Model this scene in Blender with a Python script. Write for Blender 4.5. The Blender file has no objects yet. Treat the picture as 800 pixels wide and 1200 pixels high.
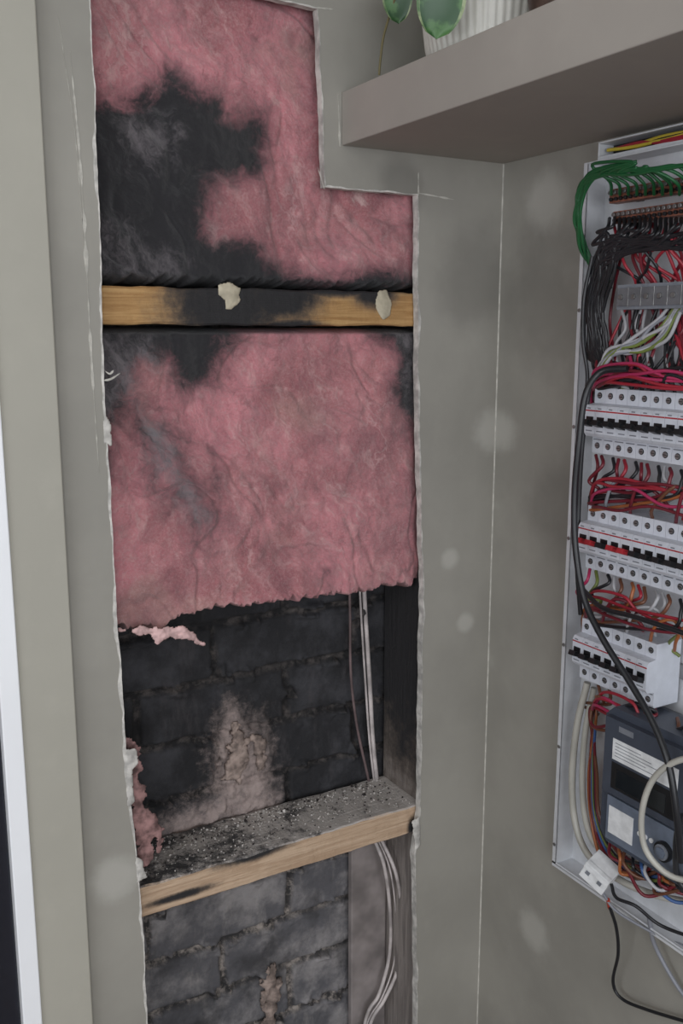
import bpy, math, random
import numpy as np
from mathutils import Vector, Matrix, noise
from mathutils.geometry import tessellate_polygon
random.seed(7)
rng = random.Random(11)
scene = bpy.context.scene
scene.view_settings.view_transform = 'Standard'
scene.view_settings.look = 'None'

# ------------------------------------------------------------ camera survey
F = 1100.0; HZ = 210.0
TH = math.atan(HZ / F); PSI = math.radians(30.1)
D = 1.1; H = 1.6
CAM = Vector((0, -D, H))
Fh = Vector((math.sin(PSI), math.cos(PSI), 0)); R = Vector((math.cos(PSI), -math.sin(PSI), 0)); Z = Vector((0, 0, 1))
FW = Fh * math.cos(TH) - Z * math.sin(TH); U = Fh * math.sin(TH) + Z * math.cos(TH)
def ray(u, v): return FW + R * ((u - 400) / F) + U * ((600 - v) / F)
def BW(u, v, y=0.0):          # measured point on a plane parallel to the back wall
    r = ray(u, v); return CAM + r * ((y + D) / r.y)
def FX(u, v, x):
    r = ray(u, v); return CAM + r * (x / r.x)
X0 = BW(590, 190).x
def L(u, v, d):               # right wall local coords (s, z, d)
    p = FX(u, v, X0 - d); return (-p.y, p.z, d)
def l2w(s, z, d): return Vector((X0 - d, -s, z))
def RW(u, v, d): return FX(u, v, X0 - d)

cam_d = bpy.data.cameras.new('camera'); cam = bpy.data.objects.new('camera', cam_d)
scene.collection.objects.link(cam); scene.camera = cam
cam_d.sensor_fit = 'VERTICAL'; cam_d.sensor_height = 24; cam_d.lens = 24 * F / 1200
cam_d.clip_start = 0.01
M = Matrix((R, U, -FW)).transposed().to_4x4(); M.translation = CAM
cam.matrix_world = M

# ------------------------------------------------------------ materials
def srgb(r, g, b):
    f = lambda c: (c / 255 / 12.92) if c / 255 <= 0.04045 else ((c / 255 + 0.055) / 1.055) ** 2.4
    return (f(r), f(g), f(b), 1)
class NT:
    def __init__(s, name):
        s.m = bpy.data.materials.new(name); s.m.use_nodes = True
        s.nt = s.m.node_tree; s.b = s.nt.nodes['Principled BSDF']
        s.geo = s.nt.nodes.new('ShaderNodeNewGeometry'); s.pos = s.geo.outputs['Position']
    def put(s, sock, v):
        if isinstance(v, bpy.types.NodeSocket): s.nt.links.new(v, sock)
        elif v is not None: sock.default_value = v
    def n(s, t): return s.nt.nodes.new(t)
    def math(s, op, a, b=None, c=None, clamp=False):
        k = s.n('ShaderNodeMath'); k.operation = op; k.use_clamp = clamp
        s.put(k.inputs[0], a); s.put(k.inputs[1], b)
        if c is not None: s.put(k.inputs[2], c)
        return k.outputs[0]
    def vmath(s, op, a, b=None, out=0):
        k = s.n('ShaderNodeVectorMath'); k.operation = op
        s.put(k.inputs[0], a); s.put(k.inputs[1], b); return k.outputs[out]
    def noise(s, vec, scale, detail=4, rough=0.55, typ='FBM', col=False, dist=0):
        k = s.n('ShaderNodeTexNoise'); k.noise_type = typ
        s.put(k.inputs['Vector'], vec); k.inputs['Scale'].default_value = scale
        k.inputs['Detail'].default_value = detail; k.inputs['Roughness'].default_value = rough
        k.inputs['Distortion'].default_value = dist
        return k.outputs['Color'] if col else k.outputs['Fac']
    def mr(s, v, a, b, c=0.0, d=1.0, smooth=True):
        k = s.n('ShaderNodeMapRange'); k.interpolation_type = 'SMOOTHSTEP' if smooth else 'LINEAR'
        s.put(k.inputs[0], v)
        for i, x in enumerate((a, b, c, d)): k.inputs[i + 1].default_value = x
        return k.outputs[0]
    def mix(s, f, a, b, mode='MIX'):
        k = s.n('ShaderNodeMix'); k.data_type = 'RGBA'; k.blend_type = mode
        s.put(k.inputs[0], f); s.put(k.inputs[6], a); s.put(k.inputs[7], b); return k.outputs[2]
    def rot(s, vec, ang):
        k = s.n('ShaderNodeVectorRotate'); k.rotation_type = 'Y_AXIS'; s.put(k.inputs['Vector'], vec)
        k.inputs['Angle'].default_value = ang; return k.outputs[0]
    def bump(s, h, st, dist):
        k = s.n('ShaderNodeBump'); s.put(k.inputs['Height'], h); k.inputs['Strength'].default_value = st
        k.inputs['Distance'].default_value = dist; s.nt.links.new(k.outputs[0], s.b.inputs['Normal'])
    def attr(s, name):
        k = s.n('ShaderNodeAttribute'); k.attribute_name = name; return k.outputs['Fac']
    def blobs(s, lst):
        acc = None
        for c, r in lst:
            v = s.vmath('SUBTRACT', s.pos, tuple(c))
            v = s.vmath('DIVIDE', v, tuple(r) if hasattr(r, '__len__') else (r, r, r))
            ln = s.vmath('LENGTH', v, None, 1)
            o = s.math('SUBTRACT', 1.0, ln)
            acc = o if acc is None else s.math('MAXIMUM', acc, o)
        return acc
    def col(s, c): s.put(s.b.inputs['Base Color'], c); return s
    def rough(s, r): s.put(s.b.inputs['Roughness'], r); return s
def simple(name, c, rough=0.5, metal=0, var=0.12, scale=60, bump=0.0):
    k = NT(name); f = k.noise(k.pos, scale, 3)
    k.col(k.mix(k.mr(f, .3, .7), tuple(x * (1 - var) for x in c[:3]) + (1,), tuple(min(1, x * (1 + var)) for x in c[:3]) + (1,)))
    k.rough(rough); k.b.inputs['Metallic'].default_value = metal
    if bump: k.bump(f, bump, .002)
    return k.m

def paint(name, c, dark=0.8, patches=(), smudges=()):
    k = NT(name)
    n1 = k.noise(k.pos, 3.2, 5, .6); n2 = k.noise(k.pos, 18, 5, .6)
    d = tuple(x * dark for x in c[:3]) + (1,)
    cc = k.mix(k.mr(n1, .36, .68), d, c)
    cc = k.mix(k.math('MULTIPLY', k.mr(n2, .5, .75), .12), cc, tuple(x * 1.35 for x in c[:3]) + (1,))
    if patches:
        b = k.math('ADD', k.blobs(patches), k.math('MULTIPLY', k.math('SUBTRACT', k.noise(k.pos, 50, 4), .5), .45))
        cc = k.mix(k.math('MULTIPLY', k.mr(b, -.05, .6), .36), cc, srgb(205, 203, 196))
    if smudges:
        b = k.math('ADD', k.blobs(smudges), k.math('MULTIPLY', k.math('SUBTRACT', k.noise(k.pos, 14, 5), .5), .9))
        cc = k.mix(k.math('MULTIPLY', k.mr(b, .0, .7), .3), cc, srgb(60, 58, 55))
    k.col(cc); k.rough(0.62)
    k.bump(k.math('ADD', k.noise(k.pos, 9, 3), k.math('MULTIPLY', k.noise(k.pos, 220, 2), .08)), .2, .005)
    return k.m

orb_patch = [(BW(577, 505), (.044, .06, .040)), (BW(585, 772), (.026, .05, .028)), (BW(587, 590), (.018, .03, .018)),
                (BW(527, 655), .020), (RW(640, 235, 0), .05), (BW(135, 1030), .040), (BW(545, 730), .02), (RW(625, 1090, 0), .04)]  # soft pale lens-orb spots, painted into the wall colour
PAINT = srgb(157, 154, 146)
m_wall = paint('painted_plasterboard', PAINT, .84, orb_patch,
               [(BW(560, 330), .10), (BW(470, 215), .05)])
m_wallR = paint('painted_wall_right', PAINT, .80, orb_patch, [(RW(640, 360, 0), .14), (RW(670, 600, 0), .12)])
m_trim = paint('painted_trim', srgb(174, 171, 160), .92)
m_shelf = paint('painted_shelf', srgb(164, 157, 150), .9)
m_gyp = simple('gypsum_edge', srgb(192, 189, 184), .9, var=.3, scale=60, bump=.4)
m_caulk = simple('caulk', srgb(182, 179, 171), .7, var=.2, scale=80)
m_white = simple('white_frame', srgb(246, 248, 252), .35, var=.015, scale=8)
m_ceiling = simple('ceiling_paint', srgb(200, 198, 192), .8, var=.05, scale=5)

def pink():
    k = NT('glass_wool_pink')
    warp = k.vmath('MULTIPLY', k.vmath('SUBTRACT', k.noise(k.pos, 7, 5, .6, col=True), (.5, .5, .5)), (.13, .13, .13))
    p = k.vmath('ADD', k.pos, warp)
    n1 = k.noise(p, 9, 8, .65)
    pr = k.rot(p, .6)
    ps = k.vmath('MULTIPLY', pr, (1.0, 1.0, .30))
    n2 = k.noise(ps, 50, 12, .78)
    rd = k.noise(k.vmath('MULTIPLY', pr, (1, 1, .4)), 13, 5, .55)
    crease = k.mr(k.math('ABSOLUTE', k.math('SUBTRACT', rd, .5)), .0, .018, 1.0, 0.0)
    creasem = k.math('MULTIPLY', crease, k.mr(k.noise(k.pos, 8, 3), .50, .64))
    fine = k.noise(k.pos, 300, 6, .85)
    c = k.mix(k.mr(n1, .36, .64), srgb(180, 110, 116), srgb(216, 144, 150))
    c = k.mix(k.math('MULTIPLY', k.mr(k.noise(p, 4.5, 4, .6), .46, .62), .5), c, srgb(222, 136, 148))
    c = k.mix(k.math('MULTIPLY', k.mr(n2, .49, .66), .60), c, srgb(230, 186, 184))
    c = k.mix(k.math('MULTIPLY', k.mr(n2, .47, .33), .55), c, srgb(134, 74, 82))
    c = k.mix(k.math('MULTIPLY', k.mr(k.noise(k.pos, 7, 5), .52, .70), .6), c, srgb(190, 152, 142))
    c = k.mix(k.math('MULTIPLY', k.mr(k.noise(k.pos, 6, 6, .6), .48, .34), .5), c, srgb(142, 84, 94))
    c = k.mix(k.math('MULTIPLY', k.mr(k.noise(ps, 18, 10, .76), .57, .70), .6), c, srgb(236, 212, 206))
    c = k.mix(k.math('MULTIPLY', k.mr(k.noise(k.pos, 15, 9, .72), .58, .68), .35), c, srgb(120, 88, 92))
    c = k.mix(k.math('MULTIPLY', creasem, .4), c, srgb(232, 196, 194))
    c = k.mix(k.math('MULTIPLY', k.mr(fine, .42, .66), .34), c, srgb(236, 200, 198))
    soot = k.attr('soot'); ash = k.attr('ash')
    edge = k.math('MULTIPLY', k.math('SUBTRACT', k.noise(p, 22, 10, .74), .5), 1.5)
    s = k.math('ADD', soot, edge)
    s = k.math('ADD', s, k.math('MULTIPLY', k.math('SUBTRACT', fine, .5), .3))
    sm = k.mr(s, .20, .74)
    grey = k.mr(k.math('ADD', k.math('MULTIPLY', ash, .8), k.math('MULTIPLY', k.math('SUBTRACT', n2, .5), 1.9)), .22, 1.05)
    sc = k.mix(grey, srgb(38, 37, 41), srgb(132, 125, 129))
    halo = k.math('MULTIPLY', k.mr(s, -.25, .45), .6)
    c = k.mix(halo, c, srgb(112, 76, 84))
    c = k.mix(sm, c, sc)
    k.col(c); k.rough(.95)
    k.b.inputs['Sheen Weight'].default_value = .2
    h = k.math('ADD', k.math('MULTIPLY', n2, 1.0), k.math('MULTIPLY', fine, .25))
    k.bump(h, .75, .008)
    return k.m
m_pink = pink()

def timber(name, char, base1=srgb(176, 138, 88), base2=srgb(202, 166, 116), sc=(3, 40, 60), dust=0):
    k = NT(name)
    v = k.vmath('MULTIPLY', k.pos, sc)
    g = k.noise(v, 3, 6, .6, dist=.6)
    c = k.mix(k.mr(g, .35, .65), base1, base2)
    if char:
        b = k.math('ADD', k.blobs(char), k.math('MULTIPLY', k.math('SUBTRACT', k.noise(k.pos, 24, 9, .74), .5), 1.3))
        c = k.mix(k.math('MULTIPLY', k.mr(b, -.45, .3), .85), c, srgb(96, 84, 74))
        c = k.mix(k.mr(b, -.1, .5), c, srgb(40, 39, 41))
    if dust:
        nz = k.nt.nodes.new('ShaderNodeSeparateXYZ'); k.nt.links.new(k.geo.outputs['Normal'], nz.inputs[0])
        ps = k.nt.nodes.new('ShaderNodeSeparateXYZ'); k.nt.links.new(k.geo.outputs['Position'], ps.inputs[0])
        up = k.mr(nz.outputs['Z'], .5, .8)
        dn = k.math('ADD', k.noise(k.pos, 18, 12, .82), k.mr(ps.outputs['X'], .35, .75, -.05, .07))
        dc = k.mix(k.mr(dn, .40, .55), srgb(66, 65, 66), srgb(190, 183, 178))
        c = k.mix(up, c, dc)
    k.col(c); k.rough(.8); k.bump(k.math('ADD', g, k.noise(k.pos, 60, 6, .7)), .5, .004)
    return k.m

def brickmat():
    k = NT('sooty_brick')
    j = k.attr('joint'); sm = k.attr('smear'); low = k.attr('low')
    n1 = k.noise(k.pos, 12, 7, .65); n2 = k.noise(k.pos, 60, 7, .7)
    br = k.mix(low, srgb(40, 40, 43), srgb(96, 95, 99))
    br2 = k.mix(low, srgb(66, 66, 70), srgb(154, 150, 150))
    c = k.mix(k.mr(n1, .42, .68), br, br2)
    streak = k.noise(k.vmath('MULTIPLY', k.pos, (1, 1, .25)), 26, 6, .7)
    c = k.mix(k.math('MULTIPLY', k.mr(streak, .54, .7), .4), c, k.mix(low, srgb(84, 80, 82), srgb(176, 170, 166)))
    jc = k.mix(low, srgb(28, 27, 28), srgb(44, 42, 42))
    jn = k.mr(n2, .42, .66)
    jc2 = k.mix(low, srgb(88, 82, 79), srgb(172, 162, 154))
    c = k.mix(k.math('MULTIPLY', j, .9), c, k.mix(jn, jc, jc2))
    s = k.math('ADD', sm, k.math('MULTIPLY', k.math('SUBTRACT', k.noise(k.pos, 30, 10, .78), .5), 1.9))
    c = k.mix(k.math('MULTIPLY', k.mr(s, .2, 1.05), .8), c, srgb(190, 172, 166))
    dk = k.math('MULTIPLY', k.mr(k.noise(k.pos, 8, 6, .6), .50, .66), .7)
    c = k.mix(k.math('MULTIPLY', dk, k.math('SUBTRACT', 1, k.math('MULTIPLY', sm, .7))), c, k.mix(low, srgb(30, 30, 32), srgb(52, 51, 53)))
    k.col(c); k.rough(.9); k.bump(k.math('ADD', n2, n1), .7, .004)
    return k.m
m_brick = brickmat()

# ------------------------------------------------------------ mesh helpers
def link(o, parent=None):
    scene.collection.objects.link(o)
    if parent: o.parent = parent
    return o
def empty(name):
    e = bpy.data.objects.new(name, None); e.empty_display_size = .05; return link(e)
def mesh_obj(name, V, Fc, mats, idx=None, parent=None, smooth=False):
    me = bpy.data.meshes.new(name); me.from_pydata([tuple(v) for v in V], [], Fc)
    for m in mats: me.materials.append(m)
    if idx is not None: me.polygons.foreach_set('material_index', idx)
    if smooth: me.polygons.foreach_set('use_smooth', [True] * len(me.polygons))
    me.update(); me.validate()
    return link(bpy.data.objects.new(name, me), parent)
class MB:
    def __init__(s, tf=None): s.V = []; s.F = []; s.I = []; s.tf = tf or (lambda x, y, z: Vector((x, y, z)))
    def add(s, vs, fs, mi):
        o = len(s.V); s.V += [s.tf(*v) for v in vs]
        for f in fs: s.F.append([i + o for i in f]); s.I.append(mi)
    def box(s, a, b, mi=0, rot=None):
        x0, x1 = sorted((a[0], b[0])); y0, y1 = sorted((a[1], b[1])); z0, z1 = sorted((a[2], b[2]))
        vs = [(x0, y0, z0), (x1, y0, z0), (x1, y1, z0), (x0, y1, z0), (x0, y0, z1), (x1, y0, z1), (x1, y1, z1), (x0, y1, z1)]
        if rot:
            c = Vector(((x0 + x1) / 2, (y0 + y1) / 2, (z0 + z1) / 2)); vs = [tuple(c + rot @ (Vector(v) - c)) for v in vs]
        s.add(vs, [(3, 2, 1, 0), (4, 5, 6, 7), (0, 1, 5, 4), (1, 2, 6, 5), (2, 3, 7, 6), (3, 0, 4, 7)], mi)
    def prism(s, prof, x0, x1, mi=0):       # prof in (y,z), extruded on x
        n = len(prof); vs = [(x0, p[0], p[1]) for p in prof] + [(x1, p[0], p[1]) for p in prof]
        fs = [(i, (i + 1) % n, (i + 1) % n + n, i + n) for i in range(n)]
        s.add(vs, fs + [tuple(range(n))[::-1], tuple(range(n, 2 * n))], mi)
    def cyl(s, c, r, z0, z1, mi=0, n=12, r2=None):   # axis = local z
        r2 = r2 or r
        vs = [(c[0] + r * math.cos(2 * math.pi * i / n), c[1] + r * math.sin(2 * math.pi * i / n), z0) for i in range(n)]
        vs += [(c[0] + r2 * math.cos(2 * math.pi * i / n), c[1] + r2 * math.sin(2 * math.pi * i / n), z1) for i in range(n)]
        s.add(vs, [(i, (i + 1) % n, (i + 1) % n + n, i + n) for i in range(n)] + [tuple(range(n))[::-1], tuple(range(n, 2 * n))], mi)
    def build(s, name, mats, parent=None, bevel=0, smooth=False):
        o = mesh_obj(name, s.V, s.F, mats, s.I, parent, smooth)
        if bevel:
            b = o.modifiers.new('bevel', 'BEVEL'); b.width = bevel; b.segments = 2; b.limit_method = 'ANGLE'; b.angle_limit = .7
        return o
def catmull(P, n=8):
    P = [Vector(p) for p in P]; Q = [P[0] * 2 - P[1]] + P + [P[-1] * 2 - P[-2]]; out = []
    for i in range(1, len(Q) - 2):
        a, b, c, d = Q[i - 1:i + 3]
        for k in range(n):
            t = k / n
            out.append(.5 * ((2 * b) + (c - a) * t + (2 * a - 5 * b + 4 * c - d) * t * t + (3 * b - a - 3 * c + d) * t ** 3))
    out.append(P[-1]); return out
def curves(name, items, mat, parent=None):
    cd = bpy.data.curves.new(name, 'CURVE'); cd.dimensions = '3D'; cd.bevel_depth = 1; cd.bevel_resolution = 3; cd.use_fill_caps = True
    for pts, r in items:
        pp = catmull(pts); sp = cd.splines.new('POLY'); sp.points.add(len(pp) - 1)
        for q, p in zip(sp.points, pp): q.co = (*p, 1); q.radius = r
        sp.use_smooth = True
    cd.materials.append(mat)
    return link(bpy.data.objects.new(name, cd), parent)
def sdf(x, z, poly):
    x = np.asarray(x, float); z = np.asarray(z, float)
    d = np.full(x.shape, 1e9); ins = np.zeros(x.shape, bool); n = len(poly)
    for i in range(n):
        x1, z1 = poly[i]; x2, z2 = poly[(i + 1) % n]
        ex, ez = x2 - x1, z2 - z1; L2 = ex * ex + ez * ez + 1e-12
        t = np.clip(((x - x1) * ex + (z - z1) * ez) / L2, 0, 1)
        d = np.minimum(d, np.hypot(x - x1 - t * ex, z - z1 - t * ez))
        if abs(z2 - z1) > 1e-9:
            c = ((z1 > z) != (z2 > z)) & (x < (x2 - x1) * (z - z1) / (z2 - z1) + x1); ins ^= c
    return np.where(ins, d, -d)
def fr(x, y, z, o=5, Hh=.7): return noise.fractal(Vector((x, y, z)), Hh, 2.0, o)
def PP(lst, y): return [(BW(u, v, y).x, BW(u, v, y).z) for u, v in lst]

# ------------------------------------------------------------ room shell
zc = 2.45
oL = [(100, -50), (105, 0), (112, 150), (118, 330), (120, 450), (128, 560), (132, 650), (138, 735), (145, 850), (149, 900), (155, 960), (162, 1030), (168, 1110), (172, 1200), (175, 1270)]
oR = [(489, 1270), (488, 1200), (488, 1100), (486, 1000), (492, 950), (494, 800), (496, 690), (493, 600), (490, 450), (489, 228), (380, 219), (377, 110), (372, 9)]
lp = PP(oL, 0); rp = PP(oR, 0)
ztop = BW(372, 9).z
lp = [(x, min(z, ztop)) for x, z in lp]
raw = lp + rp
hole = []
for i in range(len(raw)):
    a = Vector(raw[i]); b = Vector(raw[(i + 1) % len(raw)]); n = max(1, int((b - a).length / .004))
    nrm = Vector((-(b - a).y, (b - a).x)).normalized() if (b - a).length > 0 else Vector((0, 0))
    for k in range(n):
        p = a.lerp(b, k / n); q = p + nrm * (fr(p.x * 18, 0, p.y * 18, 3) * .0016 + fr(p.x * 110, 4, p.y * 110, 2) * .0004)
        hole.append((q.x, q.y))
xdoorR = BW(0, 467, -.0).x - .004
xdoorL = xdoorR - .86
outer = [(xdoorR, 0), (X0, 0), (X0, zc), (-1.6, zc), (-1.6, 0), (xdoorL, 0), (xdoorL, 2.06), (xdoorR, 2.06)]
tess = tessellate_polygon([[Vector((x, z, 0)) for x, z in outer], [Vector((x, z, 0)) for x, z in hole]])
allp = outer + hole; n0 = len(outer); nh = len(hole)
V = [(x, 0, z) for x, z in allp] + [(x, .012, z) for x, z in allp]; N = len(allp)
Fc = [tuple(t) for t in tess] + [tuple(i + N for i in t)[::-1] for t in tess]; I = [0] * len(Fc)
for i in range(nh):
    a, b = n0 + i, n0 + (i + 1) % nh; Fc.append((a, b, b + N, a + N)); I.append(1)
for i in range(n0):
    a, b = i, (i + 1) % n0; Fc.append((a, b, b + N, a + N)); I.append(0)
# chipped white plaster rim around the cut (part of the same board)
o0 = len(V)
for i in range(nh):
    p = Vector(hole[i]); t = (Vector(hole[(i + 2) % nh]) - Vector(hole[i - 2])).normalized()
    nrm = Vector((t.y, -t.x))
    if sdf(np.array([p.x + nrm.x * .01]), np.array([p.y + nrm.y * .01]), raw)[0] > 0: nrm = -nrm
    w = .0004 + .0034 * max(0, .22 + fr(p.x * 14, 5, p.y * 14, 3, .8)) + .0006 * fr(p.x * 90, 5, p.y * 90, 3)
    w = max(.0003, w); o = p + nrm * w
    V += [(p.x - nrm.x * .0008, -.0008, p.y - nrm.y * .0008), (o.x, -.0004, o.y), (o.x, 0.0002, o.y), (p.x - nrm.x * .0008, .010, p.y - nrm.y * .0008)]
for i in range(nh):
    a = o0 + 4 * i; b = o0 + 4 * ((i + 1) % nh)
    for k in range(3): Fc.append((a + k, b + k, b + k + 1, a + k + 1)); I.append(1)
    Fc.append((a + 3, b + 3, b, a)); I.append(1)
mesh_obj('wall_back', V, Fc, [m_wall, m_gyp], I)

def boxobj(name, a, b, mat, bevel=0, parent=None):
    m = MB(); m.box(a, b, 0); return m.build(name, [mat], parent, bevel)
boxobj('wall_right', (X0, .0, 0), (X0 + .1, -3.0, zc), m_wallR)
m = MB()
ly0, ly1, lz0, lz1 = -2.2, -.5, .9, 2.2
for a, b in (((-.0, 0), (-3.0, lz0)), ((0, lz1), (-3.0, zc)), ((0, lz0), (ly1, lz1)), ((ly0, lz0), (-3.0, lz1))):
    m.box((-1.7, a[0], a[1]), (-1.6, b[0], b[1]))
m.build('wall_left', [m_wall])
m_floor = timber('floor_boards', None, srgb(92, 74, 56), srgb(116, 94, 72), (4, 40, 4))
boxobj('floor', (-1.7, .2, -.05), (X0 + .1, -3.1, 0), m_floor)
boxobj('ceiling', (-1.7, .2, zc), (X0 + .1, -3.1, zc + .05), m_ceiling)
m = MB()
wx0, wx1, wz0, wz1 = -1.3, .6, .9, 2.2
for a, b in (((-1.7, 0), (X0 + .1, wz0)), ((-1.7, wz1), (X0 + .1, zc)), ((-1.7, wz0), (wx0, wz1)), ((wx1, wz0), (X0 + .1, wz1))):
    m.box((a[0], -3.1, a[1]), (b[0], -3.0, b[1]))
m.build('wall_rear', [m_wall])
m = MB()
for a, b in (((wx0, wz0), (wx1, wz0 + .05)), ((wx0, wz1 - .05), (wx1, wz1)), ((wx0, wz0), (wx0 + .05, wz1)), ((wx1 - .05, wz0), (wx1, wz1)), ((-.375, wz0), (-.325, wz1))):
    m.box((a[0], -3.08, a[1]), (b[0], -3.02, b[1]))
m.build('window_1', [m_white], None, .004)
m = MB()
for a, b in (((ly0, lz0), (ly1, lz0 + .05)), ((ly0, lz1 - .05), (ly1, lz1)), ((ly0, lz0), (ly0 + .05, lz1)), ((ly1 - .05, lz0), (ly1, lz1))):
    m.box((-1.68, a[0], a[1]), (-1.62, b[0], b[1]))
m.build('added_window', [m_white], None, .004)  # unseen window, put in to go with the side fill

# door lining, white frame and dark leaf at the far left
xT0 = xdoorR - .002; xT1 = BW(62, 360, -.012).x
m = MB(); m.box((xT0, -.012, 0), (xT1, -.0002, 2.12)); m.box((xdoorL - .06, -.012, 2.06), (xT0, -.0002, 2.12)); m.box((xdoorL - .06, -.012, 0), (xdoorL + .002, -.0002, 2.06))
m.build('trim_1', [m_trim], None, .0015)
door = empty('door_1')
xf1 = BW(25, 832, -.016).x
m = MB()
wd = xf1 - BW(1, 832, -.016).x
m.box((xf1 - wd, -.016, .0), (xf1, .04, 2.05)); m.box((xdoorL + .004, -.016, 0), (xdoorL + .004 + wd, .04, 2.05))
m.box((xdoorL + .004, -.016, 2.02), (xf1, .04, 2.05)); m.build('frame', [m_white], door, .0015)
m = MB(); m.box((xdoorL + .004 + wd, .0, .005), (xf1 - wd - .0, .035, 2.02))
m_dk = simple('dark_door_leaf', srgb(34, 36, 44), .25, var=.05); m.build('leaf', [m_dk], door, .002)
m = MB(); m.box((xdoorL + .10, -.05, .98), (xdoorL + .13, .0, 1.10)); m.build('handle', [m_white], door, .004)

def ragline(pts, y, w, name, wallR=False):
    V = []; Fc = []; pp = catmull([(p.x, p.y, p.z) for p in pts], 40)
    for i, p in enumerate(pp):
        t = (pp[min(i + 1, len(pp) - 1)] - pp[max(0, i - 1)]).normalized()
        nr = Vector((t.z, 0, -t.x)); ww = w * max(.05, .5 + 1.2 * fr(p.x * 30, 2, p.z * 30, 4)) * min(1, 6 * min(i, len(pp) - 1 - i) / len(pp) + .1)
        V += [p + nr * ww / 2 + Vector((0, -.0005, 0)), p - nr * ww / 2 + Vector((0, -.0005, 0)), p + nr * ww / 2 + Vector((0, 0.0002, 0)), p - nr * ww / 2 + Vector((0, .0002, 0))]
    for i in range(len(pp) - 1):
        a = 4 * i; b = a + 4; Fc += [(a, b, b + 1, a + 1), (a, a + 2, b + 2, b), (a + 1, b + 1, b + 3, a + 3)]
    return V, Fc
sets = [([BW(490, 202), BW(490, 230)], .003), ([BW(489, 226), BW(532, 234)], .003), ([BW(370, 9), BW(390, 11)], .003),
        ([BW(68, 20), BW(88, 160), BW(98, 280)], .0011), ([BW(82, 60), BW(96, 220), BW(107, 420), BW(116, 555)], .004),
        ([BW(120, 432), BW(128, 438), BW(133, 434)], .0022), ([BW(121, 446), BW(130, 444), BW(141, 437)], .0018), ([BW(396, 110), BW(398, 172)], .003), ([BW(380, 222), BW(372, 196)], .002)]
V = []; Fc = []
for p, w in sets:
    v, f = ragline(p, 0, w, ''); o = len(V); V += v; Fc += [tuple(i + o for i in q) for q in f]
mesh_obj('plaster_scratch_marks', V, Fc, [m_caulk])
zb = H + .236
m = MB(); m.add([(X0 - .0014, 0, 0.02), (X0, -.0014, 0.02), (X0 - .0001, -.0001, 0.02), (X0 - .0014, 0, zb), (X0, -.0014, zb), (X0 - .0001, -.0001, zb)],
      [(0, 1, 4, 3), (1, 2, 5, 4), (2, 0, 3, 5), (0, 2, 1), (3, 4, 5)], 0)
m.build('trim_2', [m_caulk])

# ------------------------------------------------------------ cavity: studs, noggings, brick
yb = .134
xs = BW(493, 820, .014).x + .004
m_stud = timber('sooty_stud', [(Vector((xs, .06, 1.15)), (.2, .2, .28)), (Vector((xs, .06, 1.6)), (.2, .2, .5))], srgb(118, 111, 108), srgb(150, 142, 137), (40, 40, 3))
boxobj('timber_stud', (xs, .0125, .02), (xs + .045, yb - .009, zc - .01), m_stud, .001)
xl = BW(118, 330, .014).x - .03
boxobj('timber_stud', (xl - .045, .0125, .02), (xl, yb - .009, zc - .01), m_stud, .001)
def zavg(a, b, y=.016): return (BW(*a, y).z + BW(*b, y).z) / 2
z1t, z1b = zavg((120, 335), (490, 343)), zavg((120, 381), (490, 381))
z2t, z2b = zavg((165, 1028), (490, 951)), zavg((170, 1066), (485, 980))
c1 = [(BW(268, 358, .014), (.085, .3, .06)), (BW(325, 350, .014), (.07, .3, .03)), (BW(390, 338, .014), (.12, .3, .012)), (BW(440, 345, .014), (.04, .3, .02)), (BW(340, 384, .014), (.05, .2, .012))]
m_t1 = timber('charred_timber', c1, srgb(160, 120, 74), srgb(190, 152, 102))
c2 = [(BW(225, 1012, .014), (.07, .3, .012)), (BW(300, 1000, .014), (.06, .3, .010)), (BW(210, 1050, .014), (.05, .3, .006)), (BW(170, 1026, .014), (.04, .3, .012)), (BW(484, 970, .014), (.01, .3, .02))]
m_t2 = timber('smoked_timber', c2, srgb(178, 150, 124), srgb(204, 178, 152), dust=1)
def nog(name, zt, zb_, mat, yback=.106):
    nx = 90; V = []; Fc = []
    prof = [(.014, zb_ + .002), (.016, zb_), (yback, zb_), (yback, zt), (.016, zt), (.014, zt - .002)]
    for i in range(nx + 1):
        x = xl + .0005 + (xs - xl - .001) * i / nx
        for (y, z) in prof:
            dz = .0018 * fr(x * 22, y * 50, z * 10, 3); V.append((x, y + .0006 * fr(x * 60, 3, z * 60, 3), z + dz))
    k = len(prof)
    for i in range(nx):
        for j in range(k): Fc.append((i * k + j, (i + 1) * k + j, (i + 1) * k + (j + 1) % k, i * k + (j + 1) % k))
    Fc += [tuple(range(k))[::-1], tuple(nx * k + j for j in range(k))]
    o = mesh_obj(name, V, Fc, [mat]); return o
nog('timber_nogging', z1t, z1b, m_t1); nog('timber_nogging', z2t, z2b, m_t2, yb - .012)

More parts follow.
